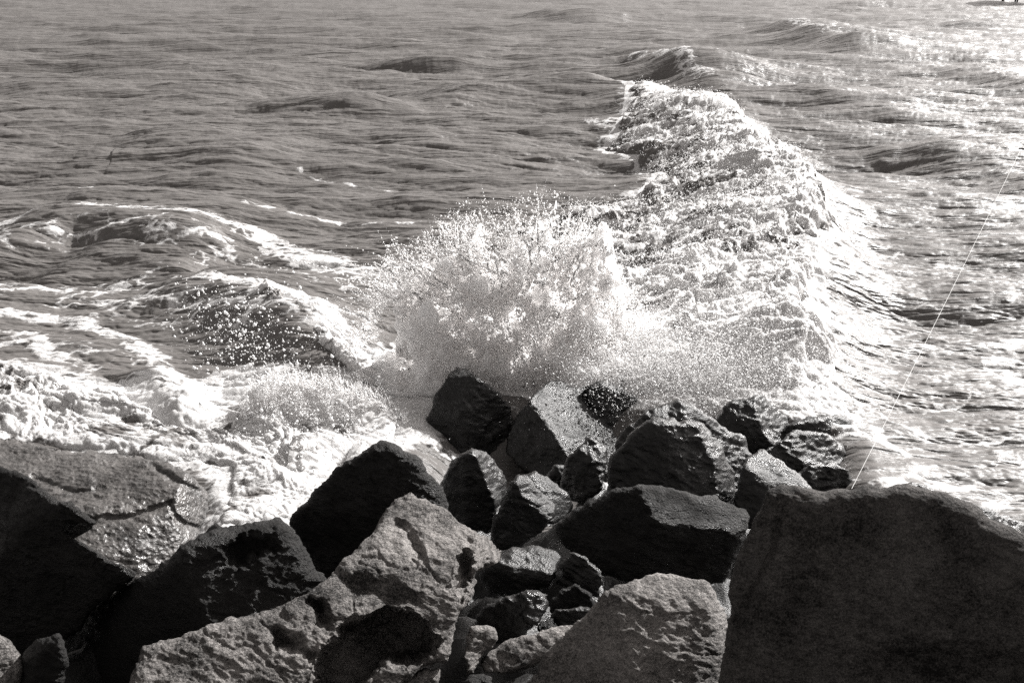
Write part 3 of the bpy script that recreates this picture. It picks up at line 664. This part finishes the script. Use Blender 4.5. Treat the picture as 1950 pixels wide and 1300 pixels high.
# ------------------------------------------------------------------ splashes
def vgrid(shape, ext, freq, seed):
    """smooth random field on a box grid (cubic B-spline of a random lattice)"""
    rs = np.random.RandomState(seed); mats = []; dims = []
    for n, e, fq in zip(shape, ext, np.broadcast_to(freq, 3)):
        L = int(math.ceil(e*fq))+5; x = np.linspace(0, e*fq, n)+1.5; i = np.floor(x).astype(int); f = x-i
        M = np.zeros((n, L), np.float32); r = np.arange(n)
        for k, wv in enumerate(((1-f)**3/6, (3*f**3-6*f**2+4)/6, (-3*f**3+3*f**2+3*f+1)/6, f**3/6)): M[r, i-1+k] = wv
        mats.append(M); dims.append(L)
    V = rs.normal(size=dims).astype(np.float32)
    V = np.tensordot(mats[0], V, (1, 0)); V = np.tensordot(V, mats[1], (1, 1)).transpose(0, 2, 1); V = V @ mats[2].T
    return V/V.std()
def surface_nets(f, org, h):
    """iso surface f = 0, inside where f > 0"""
    s = f > 0; nx, ny, nz = f.shape
    cnt = np.zeros((nx-1, ny-1, nz-1), np.int8)
    for a in (0, 1):
        for b in (0, 1):
            for c in (0, 1): cnt += s[a:nx-1+a, b:ny-1+b, c:nz-1+c]
    act = (cnt > 0) & (cnt < 8); idx = np.full(act.shape, -1, np.int32); cells = np.argwhere(act); idx[act] = np.arange(len(cells))
    acc = np.zeros((len(cells), 3)); num = np.zeros(len(cells)); C = cells
    cor = [(a, b, c) for a in (0, 1) for b in (0, 1) for c in (0, 1)]
    for p in cor:
        for ax in range(3):
            if p[ax]: continue
            q = list(p); q[ax] = 1
            fa = f[C[:, 0]+p[0], C[:, 1]+p[1], C[:, 2]+p[2]]; fb = f[C[:, 0]+q[0], C[:, 1]+q[1], C[:, 2]+q[2]]
            m = (fa > 0) != (fb > 0); t = np.where(m, fa/np.where(m, fa-fb, 1), 0)
            for k in range(3): acc[:, k] += np.where(m, p[k]+(t if k == ax else 0), 0)
            num += m
    V = (C+acc/num[:, None])*h+np.asarray(org)
    Fs = []
    for ax in range(3):
        o1, o2 = [(1, 2), (2, 0), (0, 1)][ax]
        A = s.take(range(0, s.shape[ax]-1), ax); Bq = s.take(range(1, s.shape[ax]), ax)
        e = np.argwhere(A != Bq); m = (e[:, o1] > 0) & (e[:, o2] > 0) & (e[:, o1] < s.shape[o1]-1) & (e[:, o2] < s.shape[o2]-1); e = e[m]
        inside = A[e[:, 0], e[:, 1], e[:, 2]]
        def ix(d1, d2):
            q = e.copy(); q[:, o1] += d1; q[:, o2] += d2; return idx[q[:, 0], q[:, 1], q[:, 2]]
        quad = np.stack([ix(-1, -1), ix(0, -1), ix(0, 0), ix(-1, 0)], -1)
        Fs.append(np.where(inside[:, None], quad, quad[:, ::-1]))
    F = np.vstack(Fs); return V, F[(F >= 0).all(1)]
ICO_V = np.array([(0, 0, 1), (1, 0, 0), (0, 1, 0), (-1, 0, 0), (0, -1, 0), (0, 0, -1)], float)
ICO_F = np.array([(0, 1, 2), (0, 2, 3), (0, 3, 4), (0, 4, 1), (5, 2, 1), (5, 3, 2), (5, 4, 3), (5, 1, 4)])
def _sub(V, F):
    V = [tuple(v) for v in V]; ed = {}; out = []
    def mid(a, b):
        k = (min(a, b), max(a, b))
        if k not in ed:
            m = (np.array(V[a])+np.array(V[b])); m /= np.linalg.norm(m); ed[k] = len(V); V.append(tuple(m))
        return ed[k]
    for a, b, c in F:
        x, y, z = mid(a, b), mid(b, c), mid(c, a); out += [(a, x, z), (x, b, y), (z, y, c), (x, y, z)]
    return np.array(V), np.array(out)
ICO2 = _sub(ICO_V, ICO_F)
def drops(P, rad, vel=None, stretch=0.0, shape=None):
    BV, BF = shape or (ICO_V, ICO_F)
    n = len(P); S = np.repeat(BV[None], n, 0)*rad[:, None, None]
    if vel is not None and stretch:
        vel = vel+0.5*np.random.RandomState(n).normal(size=vel.shape)
        u = vel/np.maximum(np.linalg.norm(vel, axis=1, keepdims=True), 1e-6)
        S = S+(S*u[:, None, :]).sum(-1, keepdims=True)*u[:, None, :]*stretch
        S = S*(1+0.25*np.random.RandomState(n+1).normal(size=(n, len(BV), 1)))
    V = (P[:, None, :]+S).reshape(-1, 3); F = (BF[None]+len(BV)*np.arange(n)[:, None, None]).reshape(-1, 3)
    return V, F

def splash_body(box0, box1, h, dens, seed):
    n = [int((b-a)/h)+1 for a, b in zip(box0, box1)]; ext = [(k-1)*h for k in n]
    ax = [np.linspace(a, a+e, k, dtype=np.float32) for a, e, k in zip(box0, ext, n)]
    X, Y, Z = np.meshgrid(*ax, indexing='ij', sparse=True)
    N = lambda fr, q: vgrid(n, ext, fr, seed+q)
    f = dens(X, Y, Z, N).astype(np.float32)
    for a in range(3):
        sl = [slice(None)]*3; sl[a] = 0; f[tuple(sl)] = -1; sl[a] = -1; f[tuple(sl)] = -1
    return surface_nets(f, box0, h)
def prof(X, pts):
    return np.interp(X, [p[0] for p in pts], [p[1] for p in pts]).astype(np.float32)

# main burst: stands on the rocks' sea side, top outline in photo pixels turned into heights at its own distance
SY = 10.9
def top_pts(px):
    out = []
    for x_, y_ in px:
        r = rays(x_, y_); t = SY/r[1]; out.append((float(r[0]*t), float(CAM[2]+r[2]*t)))
    return out
TOP = top_pts([(655, 690), (690, 640), (712, 560), (738, 500), (760, 520), (800, 500), (850, 460), (900, 440), (960, 445), (1020, 430), (1060, 425), (1110, 445), (1160, 510), (1220, 610), (1300, 700), (1380, 790)])
def main_dens(X, Y, Z, N):
    lf = N(1.4, 1); mf = N(4.5, 2); hf = N(11, 3); xf = N(26, 4); fg = N((4.5, 4.5, 0.9), 5); fg2 = N((11, 11, 1.6), 6)
    Xs = 0.45+(X-0.45)/(0.72+0.28*np.clip(Z/1.25, 0, 1.3))+0*Y
    H = np.interp(Xs, [p[0] for p in TOP], [p[1] for p in TOP]).astype(np.float32)
    H = H*(0.93+0.12*fg+0.13*fg2)
    q = np.clip(Z/np.maximum(H, 0.05), 0, 2)
    yc = 10.72+0.62*q+0.16*lf
    th = 0.24*(1-q)+0.07
    dsheet = np.abs(Y-yc)
    body = (th-dsheet)/0.35 - 1.0*smooth(0.55, 1.0, q) + 0.36*mf+0.30*hf+0.22*xf - 0.32
    lace = 0.55 - np.sqrt((dsheet/0.13)**2*0.5+(np.minimum(np.abs(mf), np.abs(hf)*0.8)/0.30)**2) - 0.9*smooth(0.95, 1.3, q+0.14*lf)+0.10*xf
    lace = np.where(q < 0.6, -1, lace)
    out = np.maximum(body, lace*1.2)
    return np.where(H < 0.06, -1, out)
V, F = splash_body((-2.0, 10.0, -0.1), (2.7, 12.4, 2.15), 0.016, main_dens, 51)
spl = empty("wave_splash", (0.3, 10.6, 0))
mesh_np("water_burst", V-np.array([0.3, 10.6, 0]), F, M_BURST, spl)
rs = np.random.RandomState(5)
def spray(parent, org, P, rad, vel, name="droplets"):
    P = P-np.asarray(org); rad = np.minimum(rad, 0.016); b = rad > 0.0045
    V, F = drops(P[~b], rad[~b], vel[~b], 0.6); V2, F2 = drops(P[b], rad[b], vel[b], 0.5, ICO2)
    F = np.vstack([F, F2+len(V)]); V = np.vstack([V, V2]); o = mesh_np(name, V, F, M_DROP, parent); tag(o, kind="stuff"); return o
def burst_points(n, pts, lo, hi, ylo, yhi):
    xs = np.array([p[0] for p in pts]); x = rs.uniform(xs.min(), xs.max(), n); H = prof(x, pts)
    q = rs.uniform(lo, hi, n); z = H*q; y = 10.72+0.62*q+rs.normal(0, 1, n)*rs.uniform(ylo, yhi, n)
    k = H > 0.1; P = np.stack([x, y, z], -1)[k]; vel = np.stack([(x-0.3)*0.8, x*0+0.3, 1.2-0*q], -1)[k]
    return P, vel
P1, v1 = burst_points(9000, TOP, 0.6, 1.15, 0.08, 0.22)
P2, v2 = burst_points(9000, TOP, 0.35, 1.0, 0.2, 0.45)
def strings(n, base, vel, spread, grav, r0, length):
    """threads of water: chains of drops along short ballistic arcs, thinning outwards"""
    Ps, Rs, Vs = [], [], []
    for i in range(n):
        v = vel[i]+rs.normal(0, spread, 3); m = rs.randint(10, 26); tt = np.linspace(0, 1, m)*rs.uniform(0.4, 1)*length
        p = base[i]+v*tt[:, None]; p[:, 2] -= 0.5*grav*tt**2
        p += (np.cumsum(rs.normal(0, 0.004, (m, 3)), 0))
        Ps.append(p); Rs.append(r0*rs.uniform(0.5, 1.3)*np.linspace(1, 0.45, m)*(1+0.35*rs.normal(size=m).clip(-1, 2))); Vs.append(np.tile(v, (m, 1)))
    return np.vstack(Ps), np.abs(np.hstack(Rs)), np.vstack(Vs)
Ps, vs_ = burst_points(900, TOP, 0.55, 1.0, 0.08, 0.18)
S4, r4, v4 = strings(len(Ps), Ps, vs_*np.array([0.55, 0.3, 0.6]), 0.4, 1.6, 0.0066, 0.42)
Pb, vb_ = burst_points(170, TOP, 0.6, 0.95, 0.08, 0.15); kb = Pb[:, 0] < 1.1; Pb, vb_ = Pb[kb], vb_[kb]
S6, r6, v6 = strings(len(Pb), Pb, vb_*np.array([0.75, 0.2, 0.75]), 0.3, 1.5, 0.013, 0.5)
S4 = np.vstack([S4, S6]); r4 = np.r_[r4, r6]; v4 = np.vstack([v4, v6])
P3 = np.stack([rs.normal(2.1, 0.75, 45000), rs.normal(10.5, 0.5, 45000), np.abs(rs.normal(0.34, 0.25, 45000))], -1)
P = np.vstack([P1, P2, S4, P3]); vv = np.vstack([v1, v2, v4, np.tile([[1.2, -0.3, -0.9]], (45000, 1))])
rad = np.r_[rs.lognormal(-5.9, 0.65, len(P1)), rs.lognormal(-5.9, 0.45, len(P2)), r4, rs.lognormal(-5.9, 0.45, len(P3))]
spray(spl, (0.3, 10.6, 0), P, rad, vv)
tag(spl, "tall white burst of spray where the wave hits the pointed wet rock", "splash")

# the bulk of the burst: clustered spray, thrown up and outwards
n = 330000; xs_ = np.array([p[0] for p in TOP]); q = rs.beta(1.15, 1.35, n)*1.1; xb = rs.uniform(xs_.min(), xs_.max(), n)
H = prof(xb, TOP)*(0.84+0.30*fbm(np.stack([xb*3.5, 0*xb+3, 0*xb], -1), 4, 767, 0.6)); x = 0.45+(xb-0.45)*(0.72+0.28*np.clip(H*q/1.25, 0, 1.3)); z = H*q
y = 10.66+0.62*q+rs.normal(0, 1, n)*(0.22-0.08*np.clip(q, 0, 1))
P = np.stack([x, y, z], -1); vel = np.stack([(x-0.35)*1.3, 0*x+0.2, 1.3-0.3*q], -1)
ph = np.arctan2(x-0.35, z+0.5); rr = np.hypot(x-0.35, z+0.5)
den = fbm(np.stack([ph*9, y*2.5, rr*2.2], -1), 4, 777, 0.6)+0.5*fbm(P*9, 3, 787)
k = (H > 0.08) & (den > 0.0+0.55*np.clip(q-0.35, 0, 1)) & (z > 0.02); P, vel = P[k], vel[k]
spray(spl, (0.3, 10.6, 0), P, np.minimum(rs.lognormal(-5.6, 0.5, len(P)), 0.012), vel, "fine_spray")
# left fan of water
FANY = 9.7
def top2(px, yy):
    out = []
    for x_, y_ in px:
        r = rays(x_, y_); t = yy/r[1]; out.append((float(r[0]*t), float(CAM[2]+r[2]*t)))
    return out
TOP2 = top2([(395, 850), (430, 800), (470, 745), (520, 715), (560, 712), (620, 725), (660, 732), (700, 745), (740, 765), (780, 810), (815, 880)], FANY)
def fan_dens(X, Y, Z, N):
    H = prof(X[:, 0, 0], TOP2)[:, None, None]; q = np.clip(Z/np.maximum(H, 0.05), 0, 2)
    lf = N(1.8, 1); mf = N((6, 6, 3), 2); hf = N((14, 14, 6), 3); xf = N((34, 34, 16), 4)
    yc = 9.35+0.42*q+0.12*lf; ds = np.abs(Y-yc)
    body = (0.20*(1-q)+0.05-ds)/0.22-1.0*smooth(0.7, 1.05, q)+0.16*mf+0.05*hf+0.06*xf
    return np.where(H < 0.05, -1, body)
V, F = splash_body((-2.9, 8.6, -0.1), (-0.45, 10.4, 0.95), 0.014, fan_dens, 71)
fan = empty("wave_splash", (-1.6, 9.4, 0))
mesh_np("water_fan", V-np.array([-1.6, 9.4, 0]), F, M_FAN, fan)
n = 2200; tq = rs.beta(2.2, 1.4, n); c = at_d(360+tq*170+rs.normal(0, 1, n)*(30+40*tq), 575+tq*120+rs.normal(0, 1, n)*(32+45*tq), 10.0+rs.normal(0, .25, n))
k = rs.uniform(0, 1, n) < 1.0
spray(fan, (-1.6, 9.4, 0), c[k], rs.lognormal(-6.0, 0.75, k.sum()), np.tile([[-.4, -.2, 1.0]], (k.sum(), 1)))
Pf = np.stack([rs.uniform(-2.6, -1.0, 260), rs.uniform(9.5, 9.8, 260), np.zeros(260)], -1); Pf[:, 2] = prof(Pf[:, 0], TOP2)*rs.uniform(.75, 1.0, 260)
n = 90000; xf_ = rs.uniform(-2.75, -0.75, n); q = rs.beta(1.1, 1.4, n)*1.12; H = prof(xf_, TOP2)*(0.82+0.45*fbm(np.stack([xf_*4, 0*xf_, 0*xf_+7], -1), 4, 799, 0.6)); z = H*q; y = 9.33+0.42*q+rs.normal(0, 0.13, n)
P = np.stack([xf_-0.12*q, y, z], -1); den = fbm(np.stack([xf_*7+z*5, y*3, z*2.5-xf_], -1), 4, 797, 0.6)
k = (H > 0.1) & (den > 0.0+0.3*np.clip(q-0.5, 0, 1)) & (z > 0.02); P = P[k]
spray(fan, (-1.6, 9.4, 0), P, np.minimum(rs.lognormal(-5.65, 0.42, len(P)), 0.010), np.tile([[-.6, 0.1, 0.9]], (len(P), 1)), "fine_spray")
S5, r5, v5 = strings(260, Pf, np.tile([[-.35, 0.1, 0.75]], (260, 1)), 0.3, 1.5, 0.006, 0.3)
spray(fan, (-1.6, 9.4, 0), S5, r5, v5, "threads")
tag(fan, "low grey fan of splashing water with loose droplets flying above, left of the pointed rock", "splash")

# little spurt in the pool
TOP3 = top2([(505, 960), (530, 900), (545, 830), (575, 815), (600, 835), (630, 860), (650, 880), (670, 850), (690, 840), (705, 890)], 8.75)
def spurt_dens(X, Y, Z, N):
    H = prof(X[:, 0, 0], TOP3)[:, None, None]; q = np.clip(Z/np.maximum(H, 0.05), 0, 2)
    mf = N(6, 2); hf = N(14, 3); xf = N(34, 4)
    ds = np.abs(Y-(8.6+0.2*q+0.05*mf))
    body = (0.20*(1-q)+0.03-ds)/0.12-1.3*smooth(0.5, 1.0, q)+0.3*mf+0.25*hf+0.12*xf
    lace = 0.5-np.sqrt((ds/0.06)**2*0.5+(np.minimum(np.abs(mf), np.abs(hf))/0.32)**2)-0.9*smooth(0.85, 1.15, q)
    return np.where(H < 0.05, -1, np.maximum(body, lace))
V, F = splash_body((-2.15, 8.1, -0.1), (-1.1, 9.2, 0.85), 0.010, spurt_dens, 91)
spu = empty("wave_splash", (-1.6, 8.6, 0)); mesh_np("water_spurt", V-np.array([-1.6, 8.6, 0]), F, M_FAN, spu)
n = 400; c = at_d(rs.normal(0, 1, n)*70+600, rs.normal(0, 1, n)*40+840, 9.3+rs.normal(0, .2, n))
spray(spu, (-1.6, 8.6, 0), c, rs.lognormal(-5.4, 0.5, n), np.tile([[0, 0, 1.0]], (n, 1)))
tag(spu, "small lacy spurt of foam in the pool beside the broad shaded rock", "splash")

# fine spray blown off the breaker
N_ = len(V1); ii = rs.randint(0, N_, 70000); Pm = V1[ii]+np.stack([rs.normal(0, .12, 70000), rs.normal(0, .12, 70000), np.abs(rs.normal(0, .10, 70000))], -1)
far_s = np.clip(Pm[:, 1]/12, 0.8, 2.5)
spray(brk, (4.5, 16, 0), Pm, rs.lognormal(-5.9, 0.4, len(Pm))*far_s, np.tile([[-1, -.5, .3]], (len(Pm), 1)))

# ------------------------------------------------------------------ fishing line, pier
def tube(pts, rad, k=8):
    pts = np.asarray(pts, float); V = []; n = len(pts); rad = np.broadcast_to(rad, n)
    for i in range(n):
        t = pts[min(i+1, n-1)]-pts[max(i-1, 0)]; t /= np.linalg.norm(t)
        a = np.cross(t, (0, 0, 1.0) if abs(t[2]) < 0.95 else (0, 1.0, 0)); a /= np.linalg.norm(a)+1e-9; b = np.cross(t, a)
        for j in range(k): V.append(pts[i]+rad[i]*(math.cos(2*math.pi*j/k)*a+math.sin(2*math.pi*j/k)*b))
    F = [(i*k+j, i*k+(j+1) % k, (i+1)*k+(j+1) % k, (i+1)*k+j) for i in range(n-1) for j in range(k)]
    return np.array(V), F
def simple_mat(name, c, rough):
    m, n, l = new_mat(name); bs = nd(n, "ShaderNodeBsdfPrincipled"); geo = nd(n, "ShaderNodeNewGeometry")
    q = noise(n, l, geo.outputs["Position"], 40, 4); col = ramp(n, l, q.outputs[0], [(0.3, warm(c*0.8)), (0.7, warm(c*1.1))])
    l.new(col, bs.inputs["Base Color"]); bs.inputs["Roughness"].default_value = rough
    o = nd(n, "ShaderNodeOutputMaterial"); l.new(bs.outputs[0], o.inputs[0]); return m
def line_mat():
    m, n, l = new_mat("clear white nylon"); geo = nd(n, "ShaderNodeNewGeometry"); q = noise(n, l, geo.outputs["Position"], 60, 3)
    col = ramp(n, l, q.outputs[0], [(0.3, (0.9, 0.9, 0.89)), (0.7, (1.0, 1.0, 0.99))])
    t = nd(n, "ShaderNodeBsdfTranslucent"); l.new(col, t.inputs[0]); d = nd(n, "ShaderNodeBsdfDiffuse"); l.new(col, d.inputs[0]); tr = nd(n, "ShaderNodeBsdfTransparent")
    m1 = nd(n, "ShaderNodeMixShader"); m1.inputs[0].default_value = 0.7; l.new(d.outputs[0], m1.inputs[1]); l.new(t.outputs[0], m1.inputs[2])
    m2 = nd(n, "ShaderNodeMixShader"); m2.inputs[0].default_value = 0.5; l.new(m1.outputs[0], m2.inputs[1]); l.new(tr.outputs[0], m2.inputs[2])
    o = nd(n, "ShaderNodeOutputMaterial"); l.new(m2.outputs[0], o.inputs[0]); return m
a = at_d(1622, 930, np.array(4.62)); b = at_d(1943, 287, np.array(3.6)); tt = np.linspace(0, 1, 30)
line_pts = a+(b-a)*tt[:, None]; line_pts[:, 2] -= 0.012*np.sin(np.pi*tt)
V, F = tube(line_pts, np.linspace(0.0013, 0.0008, 30))
tag(mesh_np("fishing_line", V, F, line_mat()), "thin taut white fishing line slanting up from the giant boulder's edge over the sea", "fishing line")
rodp = [at_d(1941, 283, np.array(3.6)), at_d(1952, 284, np.array(3.55)), at_d(2030, 300, np.array(3.4)), at_d(2150, 340, np.array(3.2))]
V, F = tube(rodp, np.array([0.003, 0.0035, 0.0045, 0.006]))
tag(mesh_np("fishing_rod", V, F, simple_mat("dark rod", 0.03, 0.4)), "tip of a dark fishing rod just entering at the right edge of the picture", "fishing rod")

PB = at_z(1940, 8.0, 0.0); PIER = np.array([PB[0], PB[1], 0.0]); pier = empty("pier", PIER); M_WOOD = simple_mat("weathered pier timber", 0.05, 0.9)
def boxv(x0, x1, y0, y1, z0, z1):
    V = [(x, y, z) for x in (x0, x1) for y in (y0, y1) for z in (z0, z1)]
    return V, [(0, 1, 3, 2), (4, 6, 7, 5), (0, 4, 5, 1), (2, 3, 7, 6), (0, 2, 6, 4), (1, 5, 7, 3)]
V, F = boxv(-3, 40, -1.5, 1.5, 5.2, 5.7); mesh_np("deck", V, F, M_WOOD, pier, smooth_shade=False)
for k, px in enumerate((1916, 1929, 1940, 1946, 1962, 1985, 2010)):
    p = at_z(px, 8.0, 0.0); q = p-PIER; q[1] = (-1 if k % 2 else 1)*1.1
    V, F = tube([(q[0], q[1], -1.5), (q[0], q[1], 2), (q[0], q[1], 5.2)], [0.10 if k else 0.17]*3, 10)
    mesh_np("piling", V, F, M_WOOD, pier)
tag(pier, "tiny dark pier posts standing in the sea far away at the top right corner", "pier")
